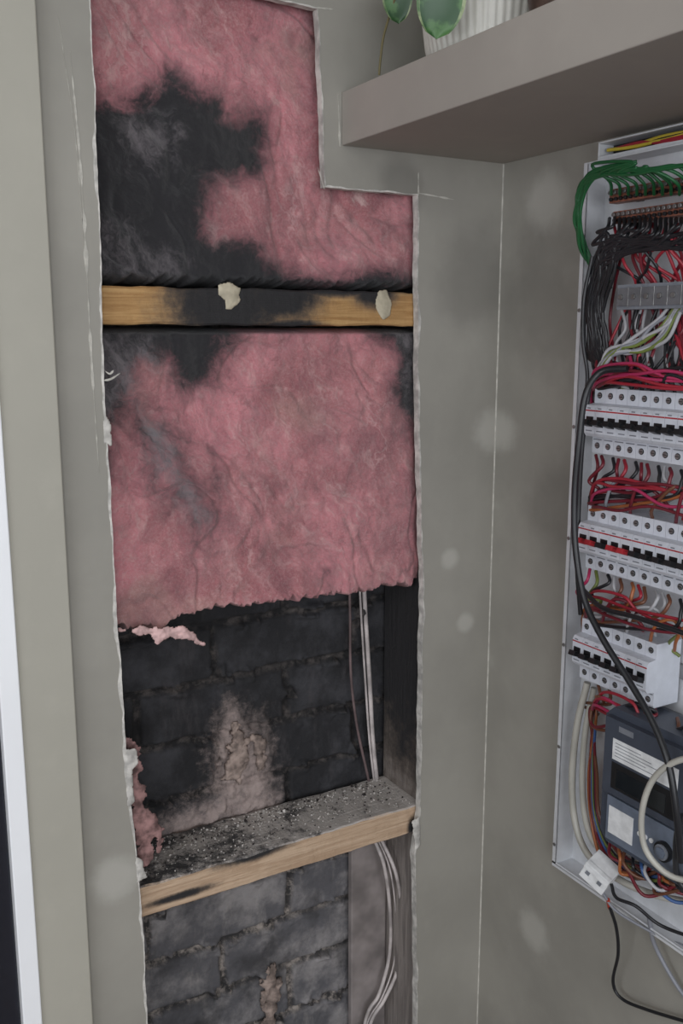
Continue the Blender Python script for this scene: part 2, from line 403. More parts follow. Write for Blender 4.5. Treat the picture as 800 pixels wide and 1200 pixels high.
bx0, bx1, bz0, bz1 = xl - .05, xs + .10, .22, z1b + .1
jz = BW(335, 843, yb).z; jx = BW(337, 805, yb).x
res = .0028; nx = int((bx1 - bx0) / res); nz = int((bz1 - bz0) / res)
smp = PP([(250, 850), (265, 820), (305, 835), (318, 880), (328, 925), (345, 960), (400, 955), (440, 945), (440, 970), (250, 995), (175, 1000), (185, 960), (240, 930)], yb)
xx, zz = np.meshgrid(bx0 + np.arange(nx + 1) * res, bz0 + np.arange(nz + 1) * res)
sm = np.clip(.5 + sdf(xx, zz, smp) / .07, 0, 1) * .85
V = []; J = []; LO = []
for j in range(nz + 1):
    for i in range(nx + 1):
        x = xx[j, i]; z = zz[j, i]
        wx = x + .004 * fr(x * 14, 1, z * 14, 3); wz = z + .003 * fr(x * 14, 7, z * 14, 3)
        row = math.floor((wz - jz) / .086); fz = (wz - jz) - row * .086
        ox = 0 if row % 2 == 0 else .12
        c = math.floor((wx - jx - ox) / .24); fx = (wx - jx - ox) - c * .24
        d = min(fz, .086 - fz, fx, .24 - fx)
        jt = 1 - min(1, max(0, (d - .0035) / .004)); jt = jt * jt * (3 - 2 * jt)
        h = -.008 * jt + .0015 * fr(x * 40, 0, z * 40, 4) + .0016 * math.sin(row * 7.3 + c * 3.1)
        ooze = max(0, fr(x * 22, 9, z * 22, 4) - .14) * max(0, 1 - abs(d - .004) / .012) * .035
        h += ooze + .012 * max(0, sm[j, i]) * abs(fr(x * 35, 4, z * 30, 4))
        V.append((x, yb - h, z)); J.append(jt)
        LO.append(min(1, max(0, (z2t - .01 - z) / .06)))
Fc = [(j * (nx + 1) + i, j * (nx + 1) + i + 1, (j + 1) * (nx + 1) + i + 1, (j + 1) * (nx + 1) + i) for j in range(nz) for i in range(nx)]
def addattr(o, name, vals):
    a = o.data.attributes.new(name, 'FLOAT', 'POINT'); a.data.foreach_set('value', np.asarray(vals, dtype=np.float32).ravel())
o = mesh_obj('brick_wall', V, Fc, [m_brick], smooth=True)
addattr(o, 'joint', J); addattr(o, 'smear', sm); addattr(o, 'low', LO)
m_strip = simple('cement_board', srgb(138, 130, 128), .9, var=.35, scale=14, bump=.4)
xa = BW(411, 1100, yb - .022).x
m = MB(); m.box((xa, yb - .024, .3), (xs - .001, yb - .012, z2b - .002)); m.build('packer_board', [m_strip], None, .002)

# ------------------------------------------------------------ insulation
def lin(pts):
    xsx = [p[0] for p in pts]; zsx = [p[1] for p in pts]; return lambda x: float(np.interp(x, xsx, zsx))
def batt(name, ztf, zbf, nu, nv, yf, polys, ashp, seed, rg_=.005):
    x0b, x1b = xl + .002, xs - .001
    V = []; Xs = np.zeros((nv + 1, nu + 1)); Zs = Xs.copy()
    for j in range(nv + 1):
        t = j / nv
        for i in range(nu + 1):
            s = i / nu; x = x0b + (x1b - x0b) * s
            zb_ = zbf(x) + rg_ * fr(x * 50, seed, 0, 6, .35); z = ztf(x) + (zb_ - ztf(x)) * t
            e = min(t, 1 - t) * nv / 6; e = min(1, e); e2 = min(1, min(s, 1 - s) * nu / 5)
            y = yf - .012 * fr(x * 6, seed, z * 6, 2, 1.0) - .0035 * fr(x * 24, seed + 3, z * 16, 5, .8)
            rg = 1 - abs(fr(x * 7 + .8 * fr(x * 5, 1, z * 5, 2) + z * 3, seed + 9, z * 4, 3)); y += .004 * max(0, rg - .88) / .12
            y += (1 - e) ** 2 * .06 + (1 - e2) * .004
            y = max(.015, y)
            V.append((x, y, z)); Xs[j, i] = x; Zs[j, i] = z
    Fc = [(j * (nu + 1) + i, (j + 1) * (nu + 1) + i, (j + 1) * (nu + 1) + i + 1, j * (nu + 1) + i + 1) for j in range(nv) for i in range(nu)]
    n = len(V); back = [(V[k][0], .112, V[k][2]) for k in (0, nu, nv * (nu + 1), nv * (nu + 1) + nu)]
    V += back
    Fc.append((n, n + 1, n + 3, n + 2))
    Fc.append(tuple([nv * (nu + 1) + i for i in range(nu + 1)][::-1]) + (n + 2, n + 3)); Fc.append(tuple(range(nu + 1)) + (n + 1, n))
    o = mesh_obj(name, V, Fc, [m_pink], smooth=True)
    so = np.zeros(Xs.shape)
    for poly, st, w in polys: so = np.maximum(so, np.clip(.5 + sdf(Xs, Zs, poly) / w, 0, 1) * st)
    ash = np.zeros(Xs.shape)
    for poly, st, w in ashp: ash = np.maximum(ash, np.clip(.5 + sdf(Xs, Zs, poly) / w, 0, 1) * st)
    addattr(o, 'soot', list(so.ravel()) + [0] * 4); addattr(o, 'ash', list(ash.ravel()) + [0] * 4)
    return o
yi = .028
A = PP([(60, 125), (150, 122), (175, 105), (200, 88), (225, 112), (250, 118), (262, 138), (308, 134), (306, 194), (266, 210), (240, 217), (234, 258), (252, 288), (300, 290), (314, 310), (345, 324), (400, 330), (450, 322), (510, 335), (510, 380), (60, 380)], yi)
Aa = PP([(125, 135), (175, 125), (225, 150), (215, 190), (150, 205)], yi)
Ab = PP([(100, 245), (150, 250), (225, 300), (240, 345), (100, 345)], yi)
batt('insulation_batt', lambda x: ztop + .08, lambda x: z1t + .005, 200, 230, yi, [(A, 1, .055)], [(Aa, .75, .06), (Ab, .6, .05)], 1.0)
B1 = PP([(60, 360), (275, 360), (282, 392), (262, 410), (246, 448), (220, 460), (202, 445), (195, 425), (160, 430), (150, 480), (110, 500), (60, 500)], yi)
B2 = PP([(430, 360), (530, 360), (530, 500), (480, 500), (460, 462), (466, 420), (448, 398)], yi)
B3 = PP([(155, 470), (195, 490), (225, 550), (262, 600), (250, 632), (205, 600), (165, 545)], yi)
B4 = PP([(245, 520), (255, 518), (262, 560), (250, 600), (240, 575)], yi)
B5 = PP([(60, 520), (138, 520), (134, 560), (60, 560)], yi)
zb2 = lin([(BW(u, v, yi).x, BW(u, v, yi).z) for u, v in ((120, 744), (140, 742), (165, 740), (185, 748), (205, 731), (260, 718), (350, 706), (430, 697), (500, 684))])
batt('insulation_batt', lambda x: z1b - .003, zb2, 220, 260, yi, [(B1, .9, .06), (B2, .9, .05), (B3, .62, .07), (B4, .5, .04), (B5, .6, .05)],
     [(PP([(100, 385), (190, 385), (190, 470), (100, 500)], yi), .8, .05), (B2, .6, .05), (B3, 1.0, .04)], 5.0, .008)

def patch(name, poly_px, y, h, mat, res=.0018, rag=.003, parent=None, fs=60, curl=0):
    P = PP(poly_px, y); X = [p[0] for p in P]; Zz = [p[1] for p in P]
    gx = np.arange(min(X) - .006, max(X) + .006, res); gz = np.arange(min(Zz) - .006, max(Zz) + .006, res)
    xx, zz = np.meshgrid(gx, gz); d = sdf(xx, zz, P)
    for j in range(len(gz)):
        for i in range(len(gx)): d[j, i] += rag * fr(gx[i] * fs, y * 7, gz[j] * fs, 4, .6)
    idx = {}; V = []; Fc = []
    def vid(j, i):
        if (j, i) not in idx:
            dd = max(0, d[j, i]); hh = h * min(1, math.sqrt(dd / .007)); b = hh + .003 * fr(gx[i] * 40, 3, gz[j] * 40, 4) * (1 if h > .002 else .3)
            idx[(j, i)] = len(V); V.append((gx[i], y - b - curl * fr(gx[i] * 12, 6, gz[j] * 12, 2), gz[j]))
        return idx[(j, i)]
    for j in range(len(gz) - 1):
        for i in range(len(gx) - 1):
            if max(d[j, i], d[j + 1, i], d[j, i + 1], d[j + 1, i + 1]) > 0 and d[j:j + 2, i:i + 2].mean() > 0:
                Fc.append((vid(j, i), vid(j, i + 1), vid(j + 1, i + 1), vid(j + 1, i)))
    o = mesh_obj(name, V, Fc, [mat], smooth=True, parent=parent)
    s = o.modifiers.new('solid', 'SOLIDIFY'); s.thickness = .0012; s.offset = 1
    return o
m_glue = simple('adhesive_cream', srgb(184, 175, 154), .7, var=.2, scale=50, bump=.2)
patch('adhesive_daub', [(256, 334), (268, 331), (281, 338), (280, 352), (271, 363), (263, 364), (264, 352), (256, 346)], .0142, .002, m_glue, .0010, .002)
patch('adhesive_daub', [(443, 342), (452, 340), (458, 354), (456, 369), (449, 375), (442, 366), (440, 352)], .0142, .0018, m_glue, .0010, .0012)
m_tuft2 = simple('scorched_fibre', srgb(142, 110, 108), .95, var=.6, scale=70, bump=.9)
patch('torn_paper_flap', [(146, 862), (156, 864), (163, 885), (167, 925), (176, 950), (186, 965), (190, 985), (186, 1002), (180, 985), (176, 1005), (166, 1022), (154, 960)], .0165, .0012, m_tuft2, .0013, .008, fs=55, curl=.003)
patch('torn_insulation_tuft', [(140, 738), (170, 735), (190, 735), (212, 732), (228, 744), (238, 755), (222, 750), (207, 745), (197, 748), (184, 754), (178, 744), (160, 742)], .016, .003, simple('pale_fibre', srgb(206, 172, 170), .95, var=.3), .0011, .004)
patch('plaster_flake', [(146, 878), (158, 878), (162, 893), (155, 902), (156, 940), (150, 945)], .0004, .002, m_gyp, .0010, .0015)
patch('plaster_flake', [(483, 962), (490, 958), (492, 990), (486, 996)], .0004, .0015, m_gyp, .0012, .002)
patch('plaster_flake', [(158, 1000), (167, 1010), (172, 1028), (162, 1032)], .0004, .002, m_gyp, .0012, .002)
patch('plaster_flake', [(122, 480), (129, 500), (130, 522), (122, 518)], .0004, .0015, m_gyp, .0012, .0015)
# loose mortar lumps / tar drips on the brick
m_mort = simple('mortar_lump', srgb(150, 134, 126), .95, var=.5, scale=60, bump=.8)
patch('mortar_smear', [(318, 1130), (328, 1150), (324, 1175), (318, 1200), (305, 1225), (308, 1180), (305, 1150)], yb - .004, .006, m_mort, .0016, .009)
patch('mortar_smear', [(272, 850), (286, 855), (290, 885), (280, 915), (262, 910), (268, 880)], yb - .004, .006, m_mort, .0016, .010)
patch('mortar_smear', [(296, 862), (306, 862), (310, 890), (304, 905), (298, 890)], yb - .004, .005, m_mort, .0016, .008)

# cables in the cavity
m_cw = simple('cable_sheath_white', srgb(186, 178, 176), .5, var=.3, scale=30)
m_cd = simple('cable_sheath_sooty', srgb(104, 88, 88), .6, var=.3, scale=30)
cc = empty('cavity_cable'); yc = yb - .018
curves('sheath', [([BW(u, v, yc) for u, v in ((424, 640), (428, 720), (433, 800), (437, 870), (444, 938))], .0036),
                  ([BW(u, v, yc) for u, v in ((419, 640), (423, 720), (428, 800), (433, 870), (441, 938))], .0018)], m_cw, cc)
curves('sheath_dark', [([BW(u, v, yc) for u, v in ((408, 640), (410, 720), (411, 790), (418, 850), (432, 915))], .0022)], m_cd, cc)
cc2 = empty('cavity_cable'); yk = .09
curves('sheath', [([BW(u, v, y) for u, v, y in ((436, 978, .10), (450, 1015, .08), (457, 1070, yk), (456, 1120, yk), (444, 1165, yk), (430, 1190, yk), (415, 1260, yk))], .0030),
                  ([BW(u, v, y) for u, v, y in ((444, 978, .10), (464, 1025, .07), (472, 1085, .08), (466, 1135, .08), (450, 1172, .08), (434, 1200, .08), (425, 1260, .08))], .0030),
                  ([BW(u, v, y) for u, v, y in ((440, 978, .10), (457, 1020, .08), (464, 1080, .085), (461, 1130, .085), (447, 1170, .085), (430, 1200, .085), (420, 1260, .085))], .0014)], m_cw, cc2)
m_tw = simple('debris_dark', srgb(50, 44, 44), .9)
mb = MB()
for i in range(900):
    x = rng.uniform(xl + .03, xs - .01); y = rng.uniform(.02, yb - .016) if i % 3 else rng.uniform(.08, yb - .016); s = rng.uniform(.0005, .0015) if i % 30 else rng.uniform(.0015, .0028)
    c = Vector((x, y, z2t + s * .4)); rt = Matrix.Rotation(rng.uniform(0, 6), 3, Vector((rng.random(), rng.random(), rng.random())).normalized())
    mb.box(c - Vector((s, s * .7, s * .5)), c + Vector((s, s * .7, s * .5)), rng.choice((0, 0, 1)), rt)
mb.build('rubble_dust', [simple('ash_grey', srgb(186, 181, 176), .95, var=.3), m_tw])

# ------------------------------------------------------------ shelf + plant
xsf = BW(400, 140).x; zs0 = H + .236; zs1 = BW(400, 108).z
boxobj('wall_shelf', (xsf, -.0005, zs0), (X0 - .0005, -1.9, zs1), m_shelf, .0015)
plant = empty('potted_plant')
m_pot = simple('ribbed_ceramic', srgb(206, 204, 196), .4, var=.05)
m_soil = simple('potting_soil', srgb(50, 38, 30), .95, var=.4, bump=.8)
pc = FX(572, 60, xsf + .092)
V = []; Fc = []; n = 240; prof = [(.0, .001), (.060, .0), (.067, .004), (.071, .02), (.075, .05), (.079, .09), (.082, .125), (.083, .132), (.080, .134), (.078, .128), (.077, .115), (0, .115)]
for k, (r, z) in enumerate(prof):
    for i in range(n):
        a = 2 * math.pi * i / n; rr = r * (1 + (.026 * abs(math.cos(a * 26)) if 2 <= k <= 6 else 0)); V.append((pc.x + rr * math.cos(a), pc.y + rr * math.sin(a), zs1 + z))
Fc = [(k * n + i, k * n + (i + 1) % n, (k + 1) * n + (i + 1) % n, (k + 1) * n + i) for k in range(len(prof) - 1) for i in range(n)]
mesh_obj('pot', V, Fc, [m_pot, m_soil], [1 if k >= 10 else 0 for k in range(len(prof) - 1) for i in range(n)], plant, True)
k = NT('variegated_leaf'); k.col(k.mix(k.mr(k.noise(k.pos, 40, 5), .5, .62), srgb(36, 76, 40), srgb(76, 116, 66))); k.rough(.4); m_leaf = k.m
k = NT('leaf_margin'); k.col(k.mix(k.mr(k.noise(k.pos, 60, 4), .4, .6), srgb(150, 162, 122), srgb(72, 108, 62))); k.rough(.4); m_leaf2 = k.m
m_stem = simple('stem', srgb(112, 104, 70), .6)
V = []; Fc = []; I = []
def leaf(c, tip, side, ln, wd, cup=.15):
    o = len(V); nu_, nv_ = 12, 14; tip = tip.normalized(); side = (side - tip * side.dot(tip)).normalized(); nr = tip.cross(side)
    for i in range(nu_ + 1):
        t = i / nu_; w = wd * (math.sin(math.pi * min(1, t ** .85)) ** .5 if 0 < t < 1 else 0.02)
        for j in range(nv_ + 1):
            s = j / nv_ * 2 - 1
            V.append(c + tip * (ln * (t - .08 * abs(s) * (1 - t))) + side * (w * s) + nr * (cup * wd * s * s - .18 * ln * t * t))
    for i in range(nu_):
        for j in range(nv_): Fc.append((o + i * (nv_ + 1) + j, o + (i + 1) * (nv_ + 1) + j, o + (i + 1) * (nv_ + 1) + j + 1, o + i * (nv_ + 1) + j + 1)); I.append(1 if j in (0, nv_ - 1) else 0)
top = Vector((pc.x, pc.y, zs1 + .12))
stems = []
xh = xsf + .02
leaf(FX(520, -30, xsf - .012), Vector((-.05, .1, -1)), R, .060, .026)
leaf(FX(464, -24, xh), Vector((.1, .0, -1)), R, .046, .018)
stems.append(([top, top + Vector((-.05, .05, .03)), FX(474, -40, xh), FX(462, 0, xh), FX(450, 40, xh), FX(446, 66, xh), FX(444, 88, xh)], .0014))
stems.append(([top, top + Vector((-.05, .0, .03)), FX(520, -30, xsf - .012)], .0014))
for i in range(16):
    a = i * 2.4; d = Vector((math.cos(a), math.sin(a), rng.uniform(.1, .9))); e = top + Vector((math.cos(a) * .045, math.sin(a) * .045, .05 + .05 * rng.random()))
    stems.append(([top, top.lerp(e, .5) + Vector((0, 0, .02)), e], .0013)); leaf(e, d, Vector((-math.sin(a), math.cos(a), 0)), .055, .022)
mesh_obj('leaves', V, Fc, [m_leaf, m_leaf2], I, plant, True)
curves('stems', stems, m_stem, plant)
bowl = empty('wooden_bowl')
bc = FX(668, 2, xsf + .07)
V = []; n = 48; prof = [(0, 0.0), (.03, .0), (.038, .01), (.046, .045), (.048, .085), (.045, .085), (.034, .014), (0, .008)]
for r, z in prof:
    for i in range(n): a = 2 * math.pi * i / n; V.append((bc.x + r * math.cos(a), bc.y + r * math.sin(a), zs1 + z))
mesh_obj('bowl', V, [(k * n + i, k * n + (i + 1) % n, (k + 1) * n + (i + 1) % n, (k + 1) * n + i) for k in range(len(prof) - 1) for i in range(n)],
         [simple('dark_wood', srgb(80, 62, 54), .5, var=.3)], None, bowl, True)

# ------------------------------------------------------------ switchboard (local s,z,d)
m_tray = simple('white_enamel_steel', srgb(200, 202, 206), .4, var=.05)
m_body = simple('breaker_plastic', srgb(200, 204, 213), .4, var=.05)
m_black = simple('black_plastic', srgb(24, 25, 28), .4)
m_redp = simple('red_plastic', srgb(160, 40, 48), .4)
m_grey = simple('grey_plastic', srgb(120, 124, 132), .4)
m_steel = simple('zinc_steel', srgb(150, 150, 150), .35, .8)
m_brass = simple('brass_bar', srgb(140, 90, 74), .45, .3, var=.3, scale=200)
m_label = simple('paper_label', srgb(222, 224, 226), .6)
m_meter = simple('meter_case', srgb(66, 72, 84), .35, var=.06)
m_lcd = simple('lcd_window', srgb(30, 34, 38), .12)
sbd = empty('electrical_switchboard')
DT = .035
a = L(690, 200, DT); b = L(648, 1010, DT); sL = (a[0] + b[0]) / 2; zT = L(690, 190, DT)[1]; zB = L(650, 1013, DT)[1]; sR = sL + .42
m = MB(l2w)
m.box((sL, zB, .001), (sR, zT, .004)); m.box((sL, zB, .001), (sL + .002, zT, DT)); m.box((sR - .002, zB, .001), (sR, zT, DT))
m.box((sL, zT - .002, .001), (sR, zT, DT)); m.box((sL, zB, .001), (sR, zB + .002, DT)); m.box((sL - .006, zB, DT - .0015), (sL + .002, zT, DT))
m.box((sL - .006, zB - .004, DT - .0015), (sR, zB + .004, DT))
for k in range(7): m.cyl((sL - .002, zT - .03 - k * (zT - zB - .06) / 6), .0025, DT, DT + .0015, 1)
m.build('enclosure', [m_tray, m_steel], sbd, .0006)
m = MB(l2w); q = L(708, 165, .02)
m.box((q[0], zT + .001, .001), (sR, zT + .005, .03), 0); m.box((q[0], zT + .020, .001), (sR, zT + .022, .03), 0); m.box((q[0], zT + .005, .001), (sR, zT + .020, .006), 1)
m.box((q[0], zT + .005, .001), (q[0] + .002, zT + .020, .03), 0)
m.build('cable_duct', [m_tray, m_black], sbd, .0005)
m = MB(l2w)
for (u, v, h) in ((712, 222, .016), (716, 248, .014)):
    q = L(u, v, .045); m.box((q[0], q[1] - h, .028), (sR - .03, q[1], .042), 0); m.box((q[0] + .01, q[1] - h * .8, .004), (q[0] + .02, q[1] - h * .2, .028), 2); m.box((sR - .06, q[1] - h * .8, .004), (sR - .05, q[1] - h * .2, .028), 2)
    s = q[0] + .005
    while s < sR - .035:
        m.cyl((s, q[1] - h * .3), .0026, .042, .0475, 1, 10); m.cyl((s, q[1] - h * .75), .0022, .042, .046, 2, 10); s += .0075
m.build('terminal_bars', [m_brass, m_steel, m_black], sbd, .0004)
q = L(722, 334, .06); q2 = L(722, 363, .06)
m = MB(l2w); m.box((q[0], q2[1], .004), (sR - .03, q[1], .058), 0); m.box((q[0] + .003, q2[1] + .004, .058), (sR - .033, q[1] - .004, .061), 1)
s = q[0] + .01
while s < sR - .04: m.cyl((s, (q[1] + q2[1]) / 2), .003, .061, .0635, 2, 10); m.box((s + .0095, q2[1] + .003, .061), (s + .0103, q[1] - .003, .0615), 2); s += .019
m.build('neutral_link', [m_grey, simple('smoked_cover', srgb(104, 104, 108), .2), m_steel], sbd, .0006)

MATS = [m_body, m_black, m_redp, m_steel, m_grey, m_label]
def breaker_row(ul, vt, n, redset=(), slots=3, hh=.082):
    q = L(ul, vt, .052); s0, zt = q[0], q[1]
    m = MB(l2w); w = .0176
    k = hh / .082
    prof = [(.01, 0), (.052, 0), (.052, -.019 * k), (.064, -.021 * k), (.067, -.025 * k), (.067, -.056 * k), (.064, -.060 * k), (.052, -.062 * k), (.052, -hh), (.01, -hh)]
    for i in range(n):
        s = s0 + i * w
        m.prism([(zt + z, d) for d, z in prof], s + .0002, s + w - .0003, 0)
        cx = s + w / 2
        for zz_ in (-.0095, -.0725):
            m.cyl((cx, zt + zz_ * k), .0038, .0515, .0526, 1, 14); m.cyl((cx, zt + zz_ * k), .0030, .0522, .0533, 3, 10); m.box((cx - .0028, zt + zz_ * k - .0004, .0533), (cx + .0028, zt + zz_ * k + .0004, .0536), 1)
        m.box((s + .0002, zt - .0285 * k, .067), (s + w - .0003, zt - .0268 * k, .0673), 2)
        lv = 2 if i in redset else 1
        m.box((s + .003, zt - .044 * k, .067), (s + w - .003, zt - .035 * k, .0674), 1)
        m.box((s + .004, zt - .046 * k, .066), (s + w - .004, zt - .0395 * k, .0775), lv, Matrix.Rotation(-.35, 3, 'X'))
        m.box((s + .003, zt - .0535 * k, .067), (s + w - .0045, zt - .0520 * k, .0672), 4); m.box((s + .004, zt - .0255 * k, .067), (s + w - .008, zt - .0240 * k, .0672), 4)
        m.box((s + .002, zt - .0655 * k, .052), (s + w - .002, zt - .0642 * k, .0523), 4)
        if i % slots < slots - 1 and (i + 1) < n: m.box((s + w - .006, zt - .044 * k, .070), (s + w + .006, zt - .0415 * k, .0745), lv)
    m.box((s0 - .012, zt - .050, .004), (s0 + n * w + .012, zt - .032, .010), 3)
    return m.build('circuit_breaker_row', MATS, None, .0005)
nmax = int((sR - .02 - L(692, 452, .052)[0]) / .0176)
breaker_row(697, 454, nmax, (), 3, .080)
breaker_row(689, 592, nmax, (0, 1, 3, 4), 3, .080)
breaker_row(682, 724, 7, (), 3, .080)
# ------------------------------------------------------------ meter
mt = empty('electricity_meter')
q = L(706, 826, .085); q2 = L(702, 985, .085); ms, mz1, mz0 = q[0], q[1], q2[1]; mw = .150; mh = mz1 - mz0
m = MB(l2w)
cs = .012
m.add(*(lambda pr: ([(x, y, .03) for x, y in pr] + [(x, y, .078) for x, y in pr], [tuple(range(8))[::-1], tuple(range(8, 16))] + [(i, (i + 1) % 8, (i + 1) % 8 + 8, i + 8) for i in range(8)]))(
    [(ms + cs, mz0), (ms + mw - cs, mz0), (ms + mw, mz0 + cs), (ms + mw, mz1 - cs), (ms + mw - cs, mz1), (ms + cs, mz1), (ms, mz1 - cs), (ms, mz0 + cs)]), 0)
m.box((ms + .008, mz0 + mh * .40, .078), (ms + mw - .01, mz1 - .010, .087), 0)
m.box((ms + .014, mz0 + .008, .078), (ms + mw - .014, mz0 + mh * .37, .083), 3)
m.box((ms + .022, mz1 - mh * .34, .087), (ms + mw * .80, mz1 - mh * .19, .0876), 2)
m.box((ms + .022, mz1 - mh * .55, .087), (ms + mw * .80, mz1 - mh * .36, .0876), 1)
m.box((ms + .03, mz1 - mh * .53, .0876), (ms + mw * .7, mz1 - mh * .40, .0879), 5)
m.box((ms + .03, mz1 - mh * .13, .087), (ms + mw * .35, mz1 - mh * .09, .0874), 4)
m.cyl((ms + mw * .70, mz0 + mh * .20), .012, .083, .088, 1, 28); m.cyl((ms + mw * .70, mz0 + mh * .20), .0095, .088, .090, 4, 24); m.cyl((ms + mw * .70, mz0 + mh * .20), .0065, .090, .092, 3, 20)
m.box((ms + .018, mz0 + mh * .10, .083), (ms + mw * .38, mz0 + mh * .30, .0836), 2)
for i in range(5): m.box((ms + .026, mz1 - mh * (.215 + i * .023), .0876), (ms + .026 + .04 + .04 * ((i * 37) % 5) / 5, mz1 - mh * (.220 + i * .023), .0878), 4)
for i in range(3): m.cyl((ms + mw * .45 + .009 * i, mz0 + mh * .22), .003, .083, .0845, 2, 12)
for i in range(6): m.cyl((ms + .02 + i * .018, mz0 + .0), .005, .04, .07, 1, 10)
m.box((ms + .02, mz0 + .01, .0045), (ms + mw - .02, mz1 - .01, .03), 4)
m.build('meter_case', [m_meter, m_black, m_label, simple('meter_cover', srgb(104, 113, 128), .3), m_grey, m_lcd], mt, .0012)
iso = empty('loose_terminal_block')
q = L(703, 1022, .07); c = Vector(q); rt = Matrix.Rotation(-.5, 3, 'Z') @ Matrix.Rotation(.3, 3, 'Y')
m = MB(l2w)
def rbox(cc_, sz, mi):
    o_ = rt @ Vector(cc_); cen = c + o_; h_ = Vector(sz) / 2; m.box(cen - h_, cen + h_, mi, rt)
rbox((0, 0, 0), (.036, .034, .026), 0); rbox((0, .012, .015), (.036, .010, .008), 0); rbox((-.010, -.003, .0135), (.006, .006, .001), 2); rbox((.008, -.003, .0135), (.006, .006, .001), 2); rbox((0, -.0175, 0), (.03, .002, .016), 1)
m.build('block', [m_label, m_black, m_grey], iso, .001)

# ------------------------------------------------------------ wiring
wires = {}
def W(colr, pts, r=.0022): wires.setdefault(colr, []).append(([RW(u, v, d) for u, v, d in pts], r))
def j(a=4): return rng.uniform(-a, a)
for i in range(13):
    u0 = 716 + i * 10; o = i / 13
    W('green', [(u0, 228, .046), (u0 - 2, 214 + j(2), .062), (u0 - 22, 196 + j(6) + o * 4, .078), (735 + j(12) + o * 20, 190 + 14 * o + j(4), .080), (700 + j(4), 203 + j(5), .075), (681 + j(4), 224 + j(6), .07), (676 + j(4), 252 + j(6), .065), (681 + j(4), 285 + j(8), .05), (694 + j(4), 312, .035), (712 + j(4), 335 + j(5), .02)], .0019)
for i in range(26):
    u0 = 714 + i * 6; k = i % 9; sp = (i % 5) * 4
    W('black', [(u0, 256, .044), (u0 - 3, 270 + j(6), .062), (u0 - 20 - .1 * (u0 - 714), 282 + j(10), .06), (712 + j(8) + sp, 290 + j(14), .062), (697 + j(6) + sp, 318 + j(10), .058), (689 + j(6) + sp, 355 + j(6), .054), (689 + j(6) + sp, 395 + j(8), .05), (696 + j(4) + sp, 424 + j(5), .05), (700 + k * 11, 442 + j(3), .052), (704 + k * 12.5, 462, .045)], .0021)
for i in range(14):
    u0 = rng.uniform(718, 800)
    W(rng.choice(('red', 'red', 'darkred', 'black')), [(u0, 262, .045), (u0 + j(10), 285 + j(5), .06), (u0 + rng.uniform(-25, 25), 308 + j(10), .05), (u0 + rng.uniform(-30, 30), 335, .035), (u0 + rng.uniform(-20, 30), 375 + j(10), .03), (u0 + j(15), 420 + j(8), .045), (u0 + j(10), 455, .045)], .0019)
for i in range(9):
    W(('white', 'grey', 'white', 'greeny')[i % 4], [(840, 330 + i * 6, .035), (800 + j(8), 352 + j(10), .04), (775 + j(8), 375 + i * 3, .045), (745 + j(8), 398 + i * 2, .05), (718 + j(6), 415 + j(6), .055), (703 + j(3), 436 + j(4), .055), (706 + i * 5, 460, .045)], .0022)
for i in range(16):
    u0 = rng.uniform(725, 800); W(rng.choice(('black', 'black', 'darkred', 'white')), [(u0, 360, .03), (u0 + j(8), 385, .035), (u0 + j(15), 410 + j(6), .04), (u0 + j(10), 440, .05)], .002)
def pick(): return rng.choice(['red', 'black', 'darkred', 'black', 'brown', 'black', 'white', 'red', 'darkred', 'grey', 'orange'])
def gap(vt, vb, ul, slope, n, d0=.05, reds=6, cols=None):
    for i in range(n):
        u = ul + 8 + i * (120 / n); sl = slope * (u - ul); a_ = vt + sl; b_ = vb + sl; c_ = (cols and rng.choice(cols)) or pick()
        mid = (a_ + b_) / 2
        if i % 4 == 0: W(c_, [(u, a_ - 4, .045), (u + j(4), a_ + 10, .055), (u + j(22), mid + j(8), .045), (u + j(26), b_ - 8, .03), (u + j(8), b_ + 6, .02)], .0021)
        elif i % 4 in (1, 3): W(c_, [(u, a_ - 4, .045), (u + 1, a_ + 8 + j(3), .056), (u - 14 + j(5), mid - 4 + j(8), .060), (ul + 14 + j(10), mid + 4 + j(10), .052), (ul + 4 + j(5), b_ - sl + 2, .04), (ul + 2 + j(3), vb + 40, .025)], .0022)
        else: W(c_, [(u, b_ + 4, .045), (u + j(3), b_ - 9, .060), (u + 14 + j(5), mid + j(9), .062), (u + 34 + j(6), mid + j(9), .056), (u + 46 + j(8), b_ - 4 + 10 * slope, .045)], .0021)
    for i in range(reds):
        h = rng.uniform(.25, .98); b0 = vt + (vb - vt) * h
        W(rng.choice(('red', 'magenta', 'darkred', 'red')), [(ul + 2, vb + 3, .045), (ul + 10 + j(6), b0 + 4 + j(5), .060), (ul + 42 + j(12), b0 + slope * 45 - 4 + j(9), .066), (ul + 80 + j(12), b0 + slope * 85 + j(9), .062), (ul + 150, b0 + slope * 150 + j(14), .05)], .0020)
gap(420, 454, 694, .05, 10, reds=7, cols=['red', 'magenta', 'darkred', 'black', 'black'])
gap(536, 592, 690, .18, 18, reds=5)
gap(668, 722, 683, .34, 17, reds=4, cols=['red', 'orange', 'black', 'darkred', 'white', 'black', 'greeny', 'brown', 'magenta'])
gap(800, 828, 692, .45, 9, reds=4, cols=['red', 'black', 'darkred', 'brown'])
W('black', [(735, 432, .07), (704, 436, .08), (686, 462, .095), (678, 520, .1), (673, 580, .1), (674, 640, .1), (684, 700, .1), (704, 745, .102), (735, 795, .102), (764, 845, .105), (783, 895, .11), (792, 950, .11), (798, 1010, .10)], .0040)
W('black', [(690, 455, .06), (682, 520, .062), (678, 590, .06), (676, 660, .06), (680, 720, .05)], .003)
W('black', [(694, 300, .06), (684, 350, .062), (683, 400, .064), (688, 440, .06), (684, 480, .058), (681, 540, .055), (678, 600, .052)], .0024)
